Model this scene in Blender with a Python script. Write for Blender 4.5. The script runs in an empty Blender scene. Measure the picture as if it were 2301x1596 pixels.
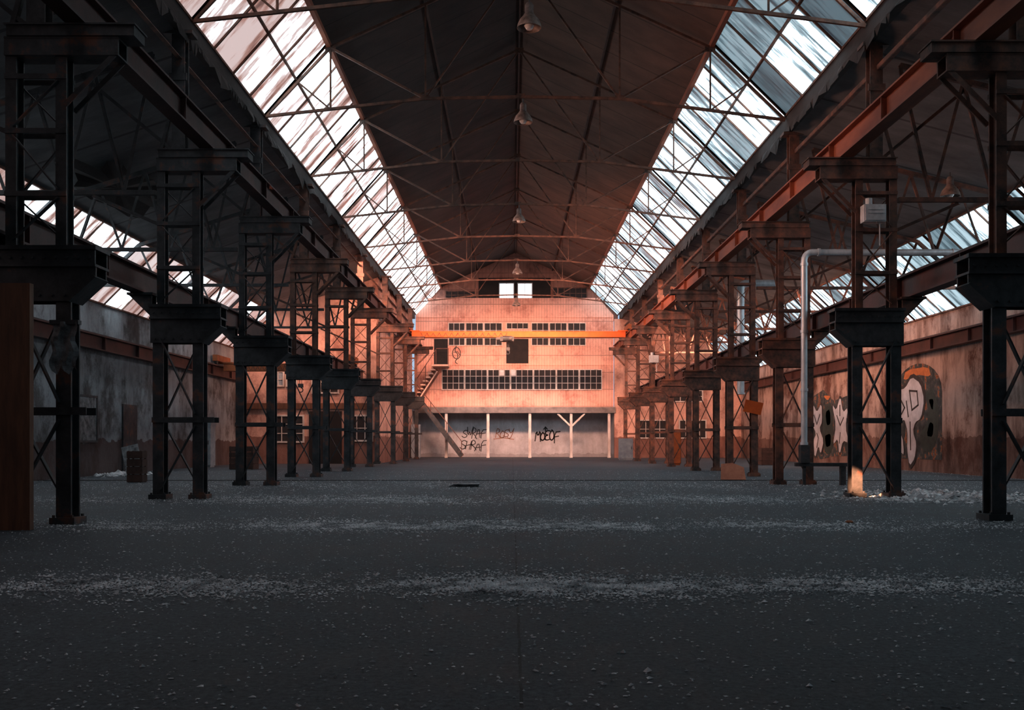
import bpy, math, random
from mathutils import Vector, Matrix
random.seed(7)
scene = bpy.context.scene
COL = scene.collection

# ------------------------------------------------------------------ materials
def _n(nt, t, **kw):
    n = nt.nodes.new(t)
    for k, v in kw.items():
        setattr(n, k, v)
    return n

def ramp(nt, fac, stops):
    r = _n(nt, 'ShaderNodeValToRGB')
    el = r.color_ramp.elements
    while len(el) > 1:
        el.remove(el[-1])
    el[0].position = stops[0][0]; el[0].color = (*stops[0][1], 1)
    for p, c in stops[1:]:
        e = el.new(p); e.color = (*c, 1)
    nt.links.new(fac, r.inputs[0])
    return r.outputs[0]

def coords(nt, scale=(1, 1, 1)):
    tc = _n(nt, 'ShaderNodeTexCoord')
    m = _n(nt, 'ShaderNodeMapping')
    m.inputs['Scale'].default_value = scale
    nt.links.new(tc.outputs['Object'], m.inputs[0])
    return m.outputs[0]

def noise(nt, vec, scale, detail=5, rough=0.6):
    n = _n(nt, 'ShaderNodeTexNoise')
    n.inputs['Scale'].default_value = scale
    n.inputs['Detail'].default_value = detail
    n.inputs['Roughness'].default_value = rough
    nt.links.new(vec, n.inputs['Vector'])
    return n.outputs[0]

def mixc(nt, fac, a, b, mode='MIX'):
    m = _n(nt, 'ShaderNodeMix', data_type='RGBA', blend_type=mode)
    if isinstance(fac, (int, float)): m.inputs[0].default_value = fac
    else: nt.links.new(fac, m.inputs[0])
    for s, v in ((6, a), (7, b)):
        if isinstance(v, tuple): m.inputs[s].default_value = (*v, 1)
        else: nt.links.new(v, m.inputs[s])
    return m.outputs[2]

def math_(nt, op, a, b=None, c=None):
    m = _n(nt, 'ShaderNodeMath', operation=op)
    for i, v in enumerate((a, b, c)):
        if v is None: continue
        if isinstance(v, (int, float)): m.inputs[i].default_value = v
        else: nt.links.new(v, m.inputs[i])
    return m.outputs[0]

def base_mat(name):
    m = bpy.data.materials.new(name); m.use_nodes = True
    nt = m.node_tree
    return m, nt, nt.nodes['Principled BSDF']

def bump(nt, bsdf, h, strength=0.4, dist=0.02):
    b = _n(nt, 'ShaderNodeBump')
    b.inputs['Strength'].default_value = strength
    b.inputs['Distance'].default_value = dist
    nt.links.new(h, b.inputs['Height'])
    nt.links.new(b.outputs[0], bsdf.inputs['Normal'])

def worn(name, c1, c2, c3=None, scale=3.0, rough=0.7, metal=0.0, stretch=(1, 1, 1), bs=0.3, lo=0.35, hi=0.65):
    m, nt, b = base_mat(name)
    v = coords(nt, stretch)
    f = noise(nt, v, scale, 8, 0.65)
    stops = [(lo, c1), (hi, c2)]
    if c3: stops.append((min(hi + 0.12, 1), c3))
    nt.links.new(ramp(nt, f, stops), b.inputs['Base Color'])
    b.inputs['Roughness'].default_value = rough
    b.inputs['Metallic'].default_value = metal
    bump(nt, b, noise(nt, v, scale * 8, 6), bs, 0.01)
    return m

def emis(name, c, s):
    m, nt, b = base_mat(name)
    v = coords(nt)
    f = noise(nt, v, 3)
    nt.links.new(ramp(nt, f, [(0.3, tuple(x * .85 for x in c)), (0.6, c)]), b.inputs['Emission Color'])
    b.inputs['Emission Strength'].default_value = s
    return m

M = {}
M['steel'] = worn('dark_steel', (0.018, 0.023, 0.027), (0.050, 0.055, 0.062), (0.17, 0.070, 0.045), 3.2, 0.6, 0.0, lo=.38, hi=.56)
M['rust'] = worn('rusty_steel', (0.045, 0.033, 0.030), (0.17, 0.078, 0.056), (0.28, 0.105, 0.058), 3.5, 0.7, 0.0, lo=.38, hi=.56)
M['rustbar'] = worn('rust_bar', (0.045, 0.028, 0.023), (0.22, 0.095, 0.062), None, 4, 0.8, 0.0)
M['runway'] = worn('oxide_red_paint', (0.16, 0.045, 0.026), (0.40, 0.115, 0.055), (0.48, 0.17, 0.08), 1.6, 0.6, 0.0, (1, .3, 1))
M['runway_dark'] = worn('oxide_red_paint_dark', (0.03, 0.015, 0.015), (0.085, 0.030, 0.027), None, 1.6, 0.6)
M['orange'] = worn('crane_orange_paint', (0.56, 0.085, 0.010), (0.74, 0.12, 0.012), None, 3, 0.7)
M['orange_dull'] = worn('dull_orange_paint', (0.20, 0.05, 0.012), (0.34, 0.09, 0.02), None, 3, 0.6)
M['galv'] = worn('galvanised_metal', (0.50, 0.58, 0.64), (0.78, 0.85, 0.92), None, 6, 0.4, 0.3, (1, 1, .4), 0.05)
M['enamel'] = worn('lamp_enamel', (0.10, 0.07, 0.065), (0.25, 0.19, 0.17), None, 9, 0.5, 0.0)
M['enamel_in'] = worn('lamp_reflector', (0.09, 0.06, 0.05), (0.30, 0.22, 0.19), None, 9, 0.5)
M['white_paint'] = worn('white_painted_timber', (0.42, 0.36, 0.33), (0.78, 0.72, 0.68), None, 5, 0.7, 0, (1, 1, .3))
M['boxgrey'] = worn('pale_grey_box', (0.55, 0.56, 0.58), (0.78, 0.80, 0.82), None, 7, 0.4)
M['cabgrey'] = worn('blue_grey_cabinet', (0.20, 0.25, 0.30), (0.36, 0.42, 0.46), None, 4, 0.5)
M['dark'] = worn('dark_void', (0.006, 0.006, 0.008), (0.014, 0.012, 0.012), None, 3, 0.9)
M['darkglass'] = worn('dark_glass', (0.006, 0.008, 0.012), (0.022, 0.018, 0.02), None, 3, 0.75)
M['ply'] = worn('brown_plywood', (0.09, 0.042, 0.026), (0.20, 0.085, 0.046), None, 2.5, 0.7, 0, (4, 4, .6))
M['plydark'] = worn('dark_brown_boards', (0.04, 0.022, 0.018), (0.09, 0.045, 0.035), None, 2.5, 0.8)
M['card'] = worn('orange_board', (0.42, 0.15, 0.09), (0.62, 0.27, 0.17), None, 3, 0.8)
M['chip'] = worn('broken_chips', (0.14, 0.16, 0.18), (0.72, 0.76, 0.80), (0.95, 0.97, 1.0), 3.1, 0.4, lo=.38, hi=.54)
M['ink'] = worn('black_spray_paint', (0.012, 0.012, 0.014), (0.03, 0.03, 0.03), None, 5, 0.6)
M['inkbrown'] = worn('brown_spray_paint', (0.22, 0.10, 0.06), (0.33, 0.16, 0.10), None, 5, 0.6)
M['inkorange'] = worn('orange_spray_paint', (0.40, 0.13, 0.04), (0.62, 0.22, 0.07), None, 5, 0.6)
M['inkgreen'] = worn('dark_green_spray_paint', (0.012, 0.03, 0.03), (0.03, 0.06, 0.055), None, 5, 0.6)
M['whitespray'] = worn('white_spray_paint', (0.42, 0.45, 0.50), (0.68, 0.71, 0.78), None, 2, 0.7)
M['concrete_band'] = worn('grey_concrete_beam', (0.13, 0.12, 0.12), (0.26, 0.23, 0.22), None, 2, 0.8)
M['gutter'] = worn('gutter_timber', (0.010, 0.011, 0.013), (0.04, 0.036, 0.036), None, 1.4, 0.85, 0, (1, .5, 1), .6)
M['paper'] = worn('dirty_sheet', (0.05, 0.055, 0.06), (0.30, 0.32, 0.34), None, 6, 0.7)
M['bulb'] = worn('bulb_glass', (0.6, 0.6, 0.6), (0.8, 0.8, 0.8), None, 4, 0.15)
M['steps'] = worn('stair_timber', (0.65, 0.42, 0.34), (0.90, 0.66, 0.55), None, 4, 0.7)
M['timber_shade'] = worn('dark_timber_and_stair_shade', (0.09, 0.04, 0.03), (0.18, 0.08, 0.06), None, 4, 0.7)  # dark timber, also carries painted shade on the stairs

def siding(name, c1, c2, board=0.155, course=0.98):
    m, nt, b = base_mat(name)
    tc = _n(nt, 'ShaderNodeTexCoord'); sp = _n(nt, 'ShaderNodeSeparateXYZ')
    nt.links.new(tc.outputs['Object'], sp.inputs[0])
    fx = math_(nt, 'FRACT', math_(nt, 'MULTIPLY', sp.outputs[0], 1 / board))
    line = math_(nt, 'MULTIPLY', math_(nt, 'LESS_THAN', fx, 0.14), .8)
    fz = math_(nt, 'FRACT', math_(nt, 'MULTIPLY', sp.outputs[2], 1 / course))
    linez = math_(nt, 'LESS_THAN', fz, 0.045)
    l = math_(nt, 'MAXIMUM', line, linez)
    v = coords(nt, (1, 1, .8))
    f = noise(nt, v, .9, 10, .75)
    col = ramp(nt, f, [(0.36, c2), (0.50, c1), (0.62, tuple(min(c * 1.15, 1) for c in c1))])
    wn_ = _n(nt, 'ShaderNodeTexWhiteNoise', noise_dimensions='1D')
    nt.links.new(math_(nt, 'FLOOR', math_(nt, 'MULTIPLY', sp.outputs[0], 1 / board)), wn_.inputs['W'])
    g = math_(nt, 'MULTIPLY_ADD', wn_.outputs[0], 0.08, 0.94)
    cc = _n(nt, 'ShaderNodeCombineColor')
    for i in range(3): nt.links.new(g, cc.inputs[i])
    col = mixc(nt, 1.0, col, cc.outputs[0], 'MULTIPLY')
    col = mixc(nt, math_(nt, 'MULTIPLY', l, 0.5), col, (0.10, 0.05, 0.04))
    nt.links.new(col, b.inputs['Base Color'])
    b.inputs['Roughness'].default_value = .75
    bump(nt, b, math_(nt, 'SUBTRACT', 1.0, l), .5, .02)
    return m
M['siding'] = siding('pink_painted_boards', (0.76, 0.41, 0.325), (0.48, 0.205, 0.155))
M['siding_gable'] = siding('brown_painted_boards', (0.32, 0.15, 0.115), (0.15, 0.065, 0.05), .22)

def plaster(name, top, top2, dado, hz, streak=.5, dm=.85):
    m, nt, b = base_mat(name)
    tc = _n(nt, 'ShaderNodeTexCoord'); sp = _n(nt, 'ShaderNodeSeparateXYZ')
    nt.links.new(tc.outputs['Object'], sp.inputs[0])
    v = coords(nt, (1, 1, .8))
    f = noise(nt, v, .8, 12, .75)
    col = ramp(nt, f, [(0.40, top2), (0.5, top), (0.66, tuple(min(1, c * 1.25) for c in top))])
    dn = noise(nt, coords(nt), 2.0)
    zz = math_(nt, 'MULTIPLY_ADD', dn, 0.5, sp.outputs[2])
    d = math_(nt, 'LESS_THAN', zz, hz + .25)
    col = mixc(nt, math_(nt, 'MULTIPLY', d, dm), col, dado)
    st = ramp(nt, noise(nt, coords(nt, (1, 1, .25)), 1.3, 9, .7), [(0.38, (0.25, .2, .18)), (0.54, (1, 1, 1))])
    col = mixc(nt, streak, col, st, 'MULTIPLY')
    nt.links.new(col, b.inputs['Base Color']); b.inputs['Roughness'].default_value = .9
    bump(nt, b, noise(nt, v, 9, 8), .5, .03)
    return m
M['wall_left'] = plaster('grey_plaster', (0.31, 0.34, 0.37), (0.12, 0.12, 0.125), (0.08, 0.04, 0.035), 1.0, .6)
M['wall_right'] = plaster('stained_red_plaster', (0.44, 0.33, 0.29), (0.14, 0.068, 0.052), (0.11, 0.05, 0.038), 1.1, .8, .7)
M['wall_end'] = plaster('pink_plaster', (0.70, 0.42, 0.34), (0.40, 0.20, 0.16), (0.20, 0.085, 0.065), 1.2, .4)
M['wall_recess'] = plaster('grey_recess_plaster', (0.46, 0.48, 0.52), (0.38, 0.38, 0.41), (0.32, 0.32, 0.34), .2, .25)

def ceil_mat(name, c1, c2, seam=1.25):
    m, nt, b = base_mat(name)
    tc = _n(nt, 'ShaderNodeTexCoord'); sp = _n(nt, 'ShaderNodeSeparateXYZ')
    nt.links.new(tc.outputs['Object'], sp.inputs[0])
    fy = math_(nt, 'FRACT', math_(nt, 'MULTIPLY', sp.outputs[1], 1 / seam))
    l = math_(nt, 'LESS_THAN', fy, .035)
    f = noise(nt, coords(nt, (.5, 1, 1)), 1.1, 8, .65)
    col = ramp(nt, f, [(0.35, c1), (0.65, c2)])
    col = mixc(nt, math_(nt, 'MULTIPLY', l, .6), col, (0.01, .008, .008))
    nt.links.new(col, b.inputs['Base Color']); b.inputs['Roughness'].default_value = .85
    bump(nt, b, noise(nt, coords(nt, (.4, 3, 1)), 5), .3, .02)
    return m
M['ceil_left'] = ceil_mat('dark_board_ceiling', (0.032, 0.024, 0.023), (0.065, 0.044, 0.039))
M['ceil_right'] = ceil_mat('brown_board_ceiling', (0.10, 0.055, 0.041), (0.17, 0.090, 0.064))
M['ceil_aisle'] = ceil_mat('grey_aisle_ceiling', (0.09, 0.098, 0.105), (0.19, 0.20, 0.21), 2.5)

def floor_mat():
    m, nt, b = base_mat('asphalt_floor')
    tc = _n(nt, 'ShaderNodeTexCoord'); sp = _n(nt, 'ShaderNodeSeparateXYZ')
    nt.links.new(tc.outputs['Object'], sp.inputs[0])
    f = noise(nt, coords(nt), .5, 12, .78)
    col = ramp(nt, f, [(0.32, (0.034, 0.046, 0.056)), (0.5, (0.072, 0.090, 0.107)), (0.66, (0.130, 0.155, 0.180))])
    f2 = noise(nt, coords(nt), 30, 8, .85)
    col = mixc(nt, .9, col, ramp(nt, f2, [(0.38, (.15, .15, .15)), (0.60, (1.35, 1.35, 1.35))]), 'MULTIPLY')
    vo = _n(nt, 'ShaderNodeTexVoronoi'); vo.inputs['Scale'].default_value = 16
    nt.links.new(tc.outputs['Object'], vo.inputs['Vector'])
    dot = math_(nt, 'LESS_THAN', vo.outputs['Distance'], .10)
    msk = math_(nt, 'GREATER_THAN', noise(nt, coords(nt), 1.5), .47)
    col = mixc(nt, math_(nt, 'MULTIPLY', math_(nt, 'MULTIPLY', dot, msk), .7), col, (0.48, .50, .53))
    wob = math_(nt, 'MULTIPLY_ADD', noise(nt, coords(nt), 3), .03, sp.outputs[0])
    seam = math_(nt, 'LESS_THAN', math_(nt, 'ABSOLUTE', math_(nt, 'SUBTRACT', wob, .05)), .007)
    sg = math_(nt, 'GREATER_THAN', noise(nt, coords(nt, (1, 1, 1)), 4.0), .40)
    col = mixc(nt, math_(nt, 'MULTIPLY', math_(nt, 'MULTIPLY', seam, sg), .8), col, (0.012, .013, .015))
    nt.links.new(col, b.inputs['Base Color'])
    nt.links.new(ramp(nt, f, [(0.3, (.55, .55, .55)), (.7, (.85, .85, .85))]), b.inputs['Roughness'])
    b.inputs['Specular IOR Level'].default_value = .3
    bump(nt, b, f2, .8, .02)
    return m
M['floor'] = floor_mat()

def glass_mat(name, dark, mid, grey, bright, lo, hi, ystretch):
    # daylight seen through dirty panes
    m, nt, b = base_mat(name)
    at = _n(nt, 'ShaderNodeAttribute', attribute_name='pane')
    s1 = noise(nt, coords(nt, (.4, ystretch, .4)), 1.3, 7, .62)
    st = ramp(nt, s1, [(lo, (.14, .14, .14)), (hi, (1, 1, 1))])
    f = mixc(nt, 1, st, at.outputs['Color'], 'MULTIPLY')
    bw = _n(nt, 'ShaderNodeRGBToBW'); nt.links.new(f, bw.inputs[0])
    col = ramp(nt, bw.outputs[0], [(0.02, dark), (0.28, mid), (0.60, grey), (.84, bright)])
    nt.links.new(col, b.inputs['Emission Color'])
    b.inputs['Emission Strength'].default_value = 4.6
    b.inputs['Base Color'].default_value = (.05, .06, .07, 1)
    b.inputs['Roughness'].default_value = .3
    return m
M['sky_left'] = glass_mat('rust_streaked_skylight_glass', (0.016, 0.008, 0.007), (0.085, 0.045, 0.038), (0.17, 0.145, 0.145), (0.80, 0.93, 1.0), .36, .52, 1.8)
M['sky_right'] = glass_mat('corrugated_skylight_sheet', (0.003, 0.005, 0.007), (0.028, 0.045, 0.054), (0.11, 0.15, 0.17), (0.75, 0.92, 1.0), .35, .54, 3.2)
M['skywin'] = emis('daylight_window_glass', (0.85, 0.95, 1.0), 1.8)

def mural_mat():
    m, nt, b = base_mat('mural_background')
    f = noise(nt, coords(nt), 2.6, 4, .6)
    col = ramp(nt, f, [(0.36, (0.015, .022, .026)), (0.50, (.045, .06, .065)), (0.56, (.10, .10, .095)), (0.60, (.40, .13, .04)), (.65, (.05, .045, .04)), (.72, (.20, .21, .22))])
    nt.links.new(col, b.inputs['Base Color']); b.inputs['Roughness'].default_value = .8
    return m
M['mural'] = mural_mat()

# ------------------------------------------------------------------ mesh builder
class MB:
    def __init__(s): s.v = []; s.f = []
    def quad(s, *p):
        i = len(s.v); s.v += [tuple(q) for q in p]; s.f.append(tuple(range(i, i + len(p))))
    def box(s, c, d):
        x, y, z = c; a, b, h = d[0] / 2, d[1] / 2, d[2] / 2
        i = len(s.v)
        s.v += [(x - a, y - b, z - h), (x + a, y - b, z - h), (x + a, y + b, z - h), (x - a, y + b, z - h),
                (x - a, y - b, z + h), (x + a, y - b, z + h), (x + a, y + b, z + h), (x - a, y + b, z + h)]
        for f in ((0, 3, 2, 1), (4, 5, 6, 7), (0, 1, 5, 4), (1, 2, 6, 5), (2, 3, 7, 6), (3, 0, 4, 7)):
            s.f.append(tuple(i + k for k in f))
        return s
    def bb(s, x0, x1, y0, y1, z0, z1):
        return s.box(((x0 + x1) / 2, (y0 + y1) / 2, (z0 + z1) / 2), (abs(x1 - x0), abs(y1 - y0), abs(z1 - z0)))
    def _fr(s, p0, p1):
        p0, p1 = Vector(p0), Vector(p1); d = (p1 - p0).normalized()
        up = Vector((0, 0, 1)) if abs(d.z) < .95 else Vector((0, 1, 0))
        a = d.cross(up).normalized(); b = a.cross(d).normalized()
        return p0, p1, a, b
    def bar(s, p0, p1, w, h):
        p0, p1, a, b = s._fr(p0, p1); i = len(s.v)
        for p in (p0, p1):
            for u, v in ((-1, -1), (1, -1), (1, 1), (-1, 1)):
                s.v.append(tuple(p + a * (u * w / 2) + b * (v * h / 2)))
        for f in ((0, 3, 2, 1), (4, 5, 6, 7), (0, 1, 5, 4), (1, 2, 6, 5), (2, 3, 7, 6), (3, 0, 4, 7)):
            s.f.append(tuple(i + k for k in f))
        return s
    def angle(s, p0, p1, w, t=.012):
        p0, p1, a, b = s._fr(p0, p1)
        s.bar(p0 + b * (-w / 2), p1 + b * (-w / 2), w, t)
        s.bar(p0 + a * (-w / 2), p1 + a * (-w / 2), t, w)
        return s
    def ibeam(s, p0, p1, w, h, t=.03):
        p0, p1, a, b = s._fr(p0, p1)
        o = b * (h / 2 - t / 2)
        s.bar(p0 + o, p1 + o, w, t); s.bar(p0 - o, p1 - o, w, t); s.bar(p0, p1, t, h - t * 2 + .004)
        return s
    def cyl(s, p0, p1, r, n=12, r1=None):
        p0, p1, a, b = s._fr(p0, p1); r1 = r if r1 is None else r1; i = len(s.v)
        for p, rr in ((p0, r), (p1, r1)):
            for k in range(n):
                t = 2 * math.pi * k / n
                s.v.append(tuple(p + a * (rr * math.cos(t)) + b * (rr * math.sin(t))))
        for k in range(n):
            s.f.append((i + k, i + (k + 1) % n, i + n + (k + 1) % n, i + n + k))
        s.f.append(tuple(i + k for k in reversed(range(n)))); s.f.append(tuple(i + n + k for k in range(n)))
        return s
    def lathe(s, prof, n=24, c=(0, 0, 0)):
        i = len(s.v)
        for r, z in prof:
            for k in range(n):
                t = 2 * math.pi * k / n
                s.v.append((c[0] + r * math.cos(t), c[1] + r * math.sin(t), c[2] + z))
        for j in range(len(prof) - 1):
            for k in range(n):
                a = i + j * n + k; b = i + j * n + (k + 1) % n
                s.f.append((a, b, b + n, a + n))
        return s
    def prism(s, pts, y0, y1):
        i = len(s.v); n = len(pts)
        s.v += [(x, y0, z) for x, z in pts] + [(x, y1, z) for x, z in pts]
        s.f.append(tuple(i + k for k in range(n))); s.f.append(tuple(i + n + k for k in reversed(range(n))))
        for k in range(n):
            s.f.append((i + k, i + n + k, i + n + (k + 1) % n, i + (k + 1) % n))
        return s
    def prismx(s, pts, x0, x1):
        i = len(s.v); n = len(pts)
        s.v += [(x0, y, z) for y, z in pts] + [(x1, y, z) for y, z in pts]
        s.f.append(tuple(i + k for k in range(n))); s.f.append(tuple(i + n + k for k in reversed(range(n))))
        for k in range(n):
            s.f.append((i + k, i + n + k, i + n + (k + 1) % n, i + (k + 1) % n))
        return s
    def tube(s, pts, r, n=14):
        pts = [Vector(p) for p in pts]; i = len(s.v); prev = None
        for k, p in enumerate(pts):
            d = (pts[min(k + 1, len(pts) - 1)] - pts[max(k - 1, 0)]).normalized()
            if prev is None:
                ref = Vector((0, 1, 0)) if abs(d.y) < .9 else Vector((1, 0, 0))
            else: ref = prev
            a = (ref - d * ref.dot(d)).normalized(); prev = a; b = d.cross(a)
            for q in range(n):
                t = 2 * math.pi * q / n
                s.v.append(tuple(p + a * (r * math.cos(t)) + b * (r * math.sin(t))))
        for k in range(len(pts) - 1):
            for q in range(n):
                A = i + k * n + q; B = i + k * n + (q + 1) % n
                s.f.append((A, B, B + n, A + n))
        s.f.append(tuple(i + k for k in reversed(range(n)))); e = i + (len(pts) - 1) * n
        s.f.append(tuple(e + k for k in range(n)))
        return s

def empty(name, loc, **props):
    e = bpy.data.objects.new(name, None); e.location = loc; e.empty_display_size = .3
    COL.objects.link(e)
    for k, v in props.items(): e[k] = v
    return e

def obj(name, mb, mat, parent=None, loc=(0, 0, 0), smooth=False, **props):
    me = bpy.data.meshes.new(name); me.from_pydata(mb.v, [], mb.f); me.update()
    me.materials.append(M[mat] if isinstance(mat, str) else mat)
    if smooth:
        for p in me.polygons: p.use_smooth = True
        try: me.set_sharp_from_angle(angle=math.radians(40))
        except Exception: pass
    o = bpy.data.objects.new(name, me); COL.objects.link(o); o.location = loc
    if parent: o.parent = parent
    for k, v in props.items(): o[k] = v
    return o

def clone(root, loc, rz=0):
    r = root.copy(); COL.objects.link(r); r.location = loc
    for c in root.children:
        k = c.copy(); k.parent = r; COL.objects.link(k)
        for g in c.children:
            q = g.copy(); q.parent = k; COL.objects.link(q)
    return r

def S(name, mb, mat, label, cat, **kw):
    return obj(name, mb, mat, kind='structure', label=label, category=cat, **kw)

# ------------------------------------------------------------------ shell
EL, ER, EZ = -5.6, 6.2, 8.3
IL, IR, IZ = -4.13, 4.5, 9.97
RX, RZ = .2, 12.0
WL, WR = -11.8, 13.2
ALZ = 4.9
GLX, GLZ = -10.2, 6.5
GRX, GRZ = 11.3, 6.7
YB, YW, YL = -3.0, 56.4, 42.0

mb = MB().bb(WL - .3, WR + .3, YB - .3, 60.3, -.3, 0)
S('floor', mb, 'floor', 'dark grey dusty asphalt floor with a centre seam', 'floor')
S('wall_left', MB().bb(WL - .25, WL, YB, YL, 0, ALZ), 'wall_left', 'grimy grey plaster wall with dark red dado', 'wall')
S('wall_right', MB().bb(WR, WR + .25, YB, YW, 0, ALZ), 'wall_right', 'stained reddish plaster wall with painted murals', 'wall')
S('wall_front', MB().prism([(WL - .25, 0), (WR + .25, 0), (WR + .25, ALZ), (GRX, GRZ + .2), (6.35, 8.2), (ER, EZ), (IR, IZ), (RX, RZ), (IL, IZ), (EL, EZ), (-5.75, 8.2), (GLX, GLZ + .2), (WL - .25, ALZ)], YB - .25, YB), 'wall_left', 'grey plaster gable wall', 'wall')
S('wall_end_left', MB().prism([(WL, 0), (-5.75, 0), (-5.75, 8.0), (GLX, GLZ), (WL, ALZ)], YL, YL + .25), 'wall_end', 'pink plaster end wall of the side aisle', 'wall')
S('wall_partition', MB().bb(-5.95, -5.75, YL + .25, YW, 0, 8.0), 'wall_end', 'pink plaster partition wall beside the nave', 'wall')
S('wall_end_right', MB().prism([(5.9, 0), (WR, 0), (WR, ALZ), (GRX, GRZ), (6.35, 8.0), (5.9, 8.0)], YW, YW + .25), 'wall_end', 'pink plaster end wall of the side aisle', 'wall')
mb = MB().prism([(-5.55, 2.85), (5.85, 2.85), (5.85, 8.22), (5.05, 9.12), (-4.7, 9.12), (-5.55, 8.22)], YW, YW + .3)
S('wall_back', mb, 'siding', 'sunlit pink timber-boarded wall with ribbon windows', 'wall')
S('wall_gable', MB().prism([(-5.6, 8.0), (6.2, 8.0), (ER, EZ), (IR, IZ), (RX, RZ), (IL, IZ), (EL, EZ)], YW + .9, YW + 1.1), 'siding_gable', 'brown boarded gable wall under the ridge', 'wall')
S('wall_recess', MB().bb(-5.95, 6.1, 59.0, 59.2, 0, 2.7), 'wall_recess', 'grey plastered recess wall with spray-painted tags', 'wall')
S('wall_recess_side', MB().bb(5.9, 6.1, YW + .25, 59.0, 0, 2.7), 'wall_recess', 'grey plastered side wall of the recess', 'wall')
S('wall_recess_left', MB().bb(-5.95, -5.75, YW, 59.0, 0, 2.7), 'wall_recess', 'grey plastered side wall of the recess', 'wall')
S('ceiling_recess', MB().bb(-5.95, 6.1, YW + .3, 59.2, 2.7, 2.85), 'concrete_band', 'soffit of the recess', 'ceiling')
S('trim_1', MB().bb(-5.6, 5.95, YW - .12, YW + .35, 2.58, 2.92), 'concrete_band', 'grey beam carrying the boarded wall', 'beam')
S('trim_2', MB().bb(-5.0, 5.1, YW - .06, YW + .9, 9.12, 9.2), 'siding', 'ledge on top of the boarded wall', 'ledge')
S('trim_3', MB().bb(-5.5, 5.8, YW - .05, YW, 8.08, 8.16), 'siding', 'batten across the boarded wall', 'batten')
S('trim_4', MB().bb(-5.5, 5.8, YW - .04, YW, 5.32, 5.38), 'siding', 'batten across the boarded wall', 'batten')

def slab(p, q, y0, y1, t=.08):
    d = Vector((q[0] - p[0], q[1] - p[1])).normalized(); n = Vector((-d.y, d.x))
    if n.y < 0: n = -n
    return MB().prism([p, q, (q[0] + n.x * t, q[1] + n.y * t), (p[0] + n.x * t, p[1] + n.y * t)], y0, y1)
S('ceiling_nave_left', slab((IL, IZ), (RX, RZ), YB, YW + 1), 'ceil_left', 'dark boarded ceiling slope', 'ceiling')
S('ceiling_nave_right', slab((RX, RZ), (IR, IZ), YB, YW + 1), 'ceil_right', 'brown boarded ceiling slope', 'ceiling')
S('ceiling_aisle_left', slab((GLX, GLZ), (-5.75, 8.0), YB, YL), 'ceil_aisle', 'grey sheeted side-aisle ceiling', 'ceiling')
S('ceiling_aisle_right', slab((6.35, 8.0), (GRX, GRZ), YB, YW), 'ceil_aisle', 'grey sheeted side-aisle ceiling', 'ceiling')
Y0 = YB
S('trim_5', MB().bb(-5.95, EL + .02, YB, YW, 8.0, 8.36), 'gutter', 'ragged dark eaves gutter beam', 'gutter')
S('trim_6', MB().bb(ER - .02, 6.55, YB, YW, 8.0, 8.36), 'gutter', 'ragged dark eaves gutter beam', 'gutter')
for n, (x, z) in enumerate(((IL, IZ), (IR, IZ))):
    S('trim_%d' % (7 + n), MB().bb(x - .05, x + .05, Y0, YW + .8, z - .12, z), 'runway', 'rust-orange purlin along the skylight edge', 'purlin')
k = 9
for (x, z) in ((IL * .5 + RX * .5, (IZ + RZ) / 2), (IR * .5 + RX * .5, (IZ + RZ) / 2), (RX, RZ)):
    S('trim_%d' % k, MB().bb(x - .025, x + .025, YB, YW + .8, z - .09, z - .02), 'plydark', 'roof purlin', 'purlin'); k += 1
S('trim_%d' % k, MB().bb(WL, WR, 24.3, 24.42, 0, .012), 'dark', 'flush dark rail strip across the floor', 'rail'); k += 1
for x in (EL + .03, ER - .03):
    m = MB(); y = 8.0; h0 = .1
    while y < 55:
        dy = random.uniform(.12, .5); h1 = abs(random.gauss(.08, .09)) + .02
        m.quad((x, y, 8.02), (x, y + dy, 8.02), (x + random.uniform(-.05, .05), y + dy, 8.02 - h1), (x, y, 8.02 - h0))
        y += dy; h0 = h1
    S('trim_%d' % k, m, 'gutter', 'ragged lining hanging from the eaves gutter', 'lining'); k += 1
m = MB(); zc = lambda x: GLZ + (x - GLX) * (8.0 - GLZ) / (-5.75 - GLX)
pts = []
for i in range(22):
    t = 6.283 * i / 22; r = random.uniform(.65, 1.15)
    pts.append((-9.1 + .75 * r * math.cos(t), 22.6 + 2.4 * r * math.sin(t)))
for (x, y) in pts: m.v.append((x, y, zc(x) - random.uniform(.03, .16)))
m.v.append((-9.1, 22.6, zc(-9.1) - .05))
for i in range(22): m.f.append((i, (i + 1) % 22, 22))
S('trim_%d' % k, m, 'dark', 'torn dark hole in the grey aisle ceiling', 'torn ceiling'); k += 1

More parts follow.
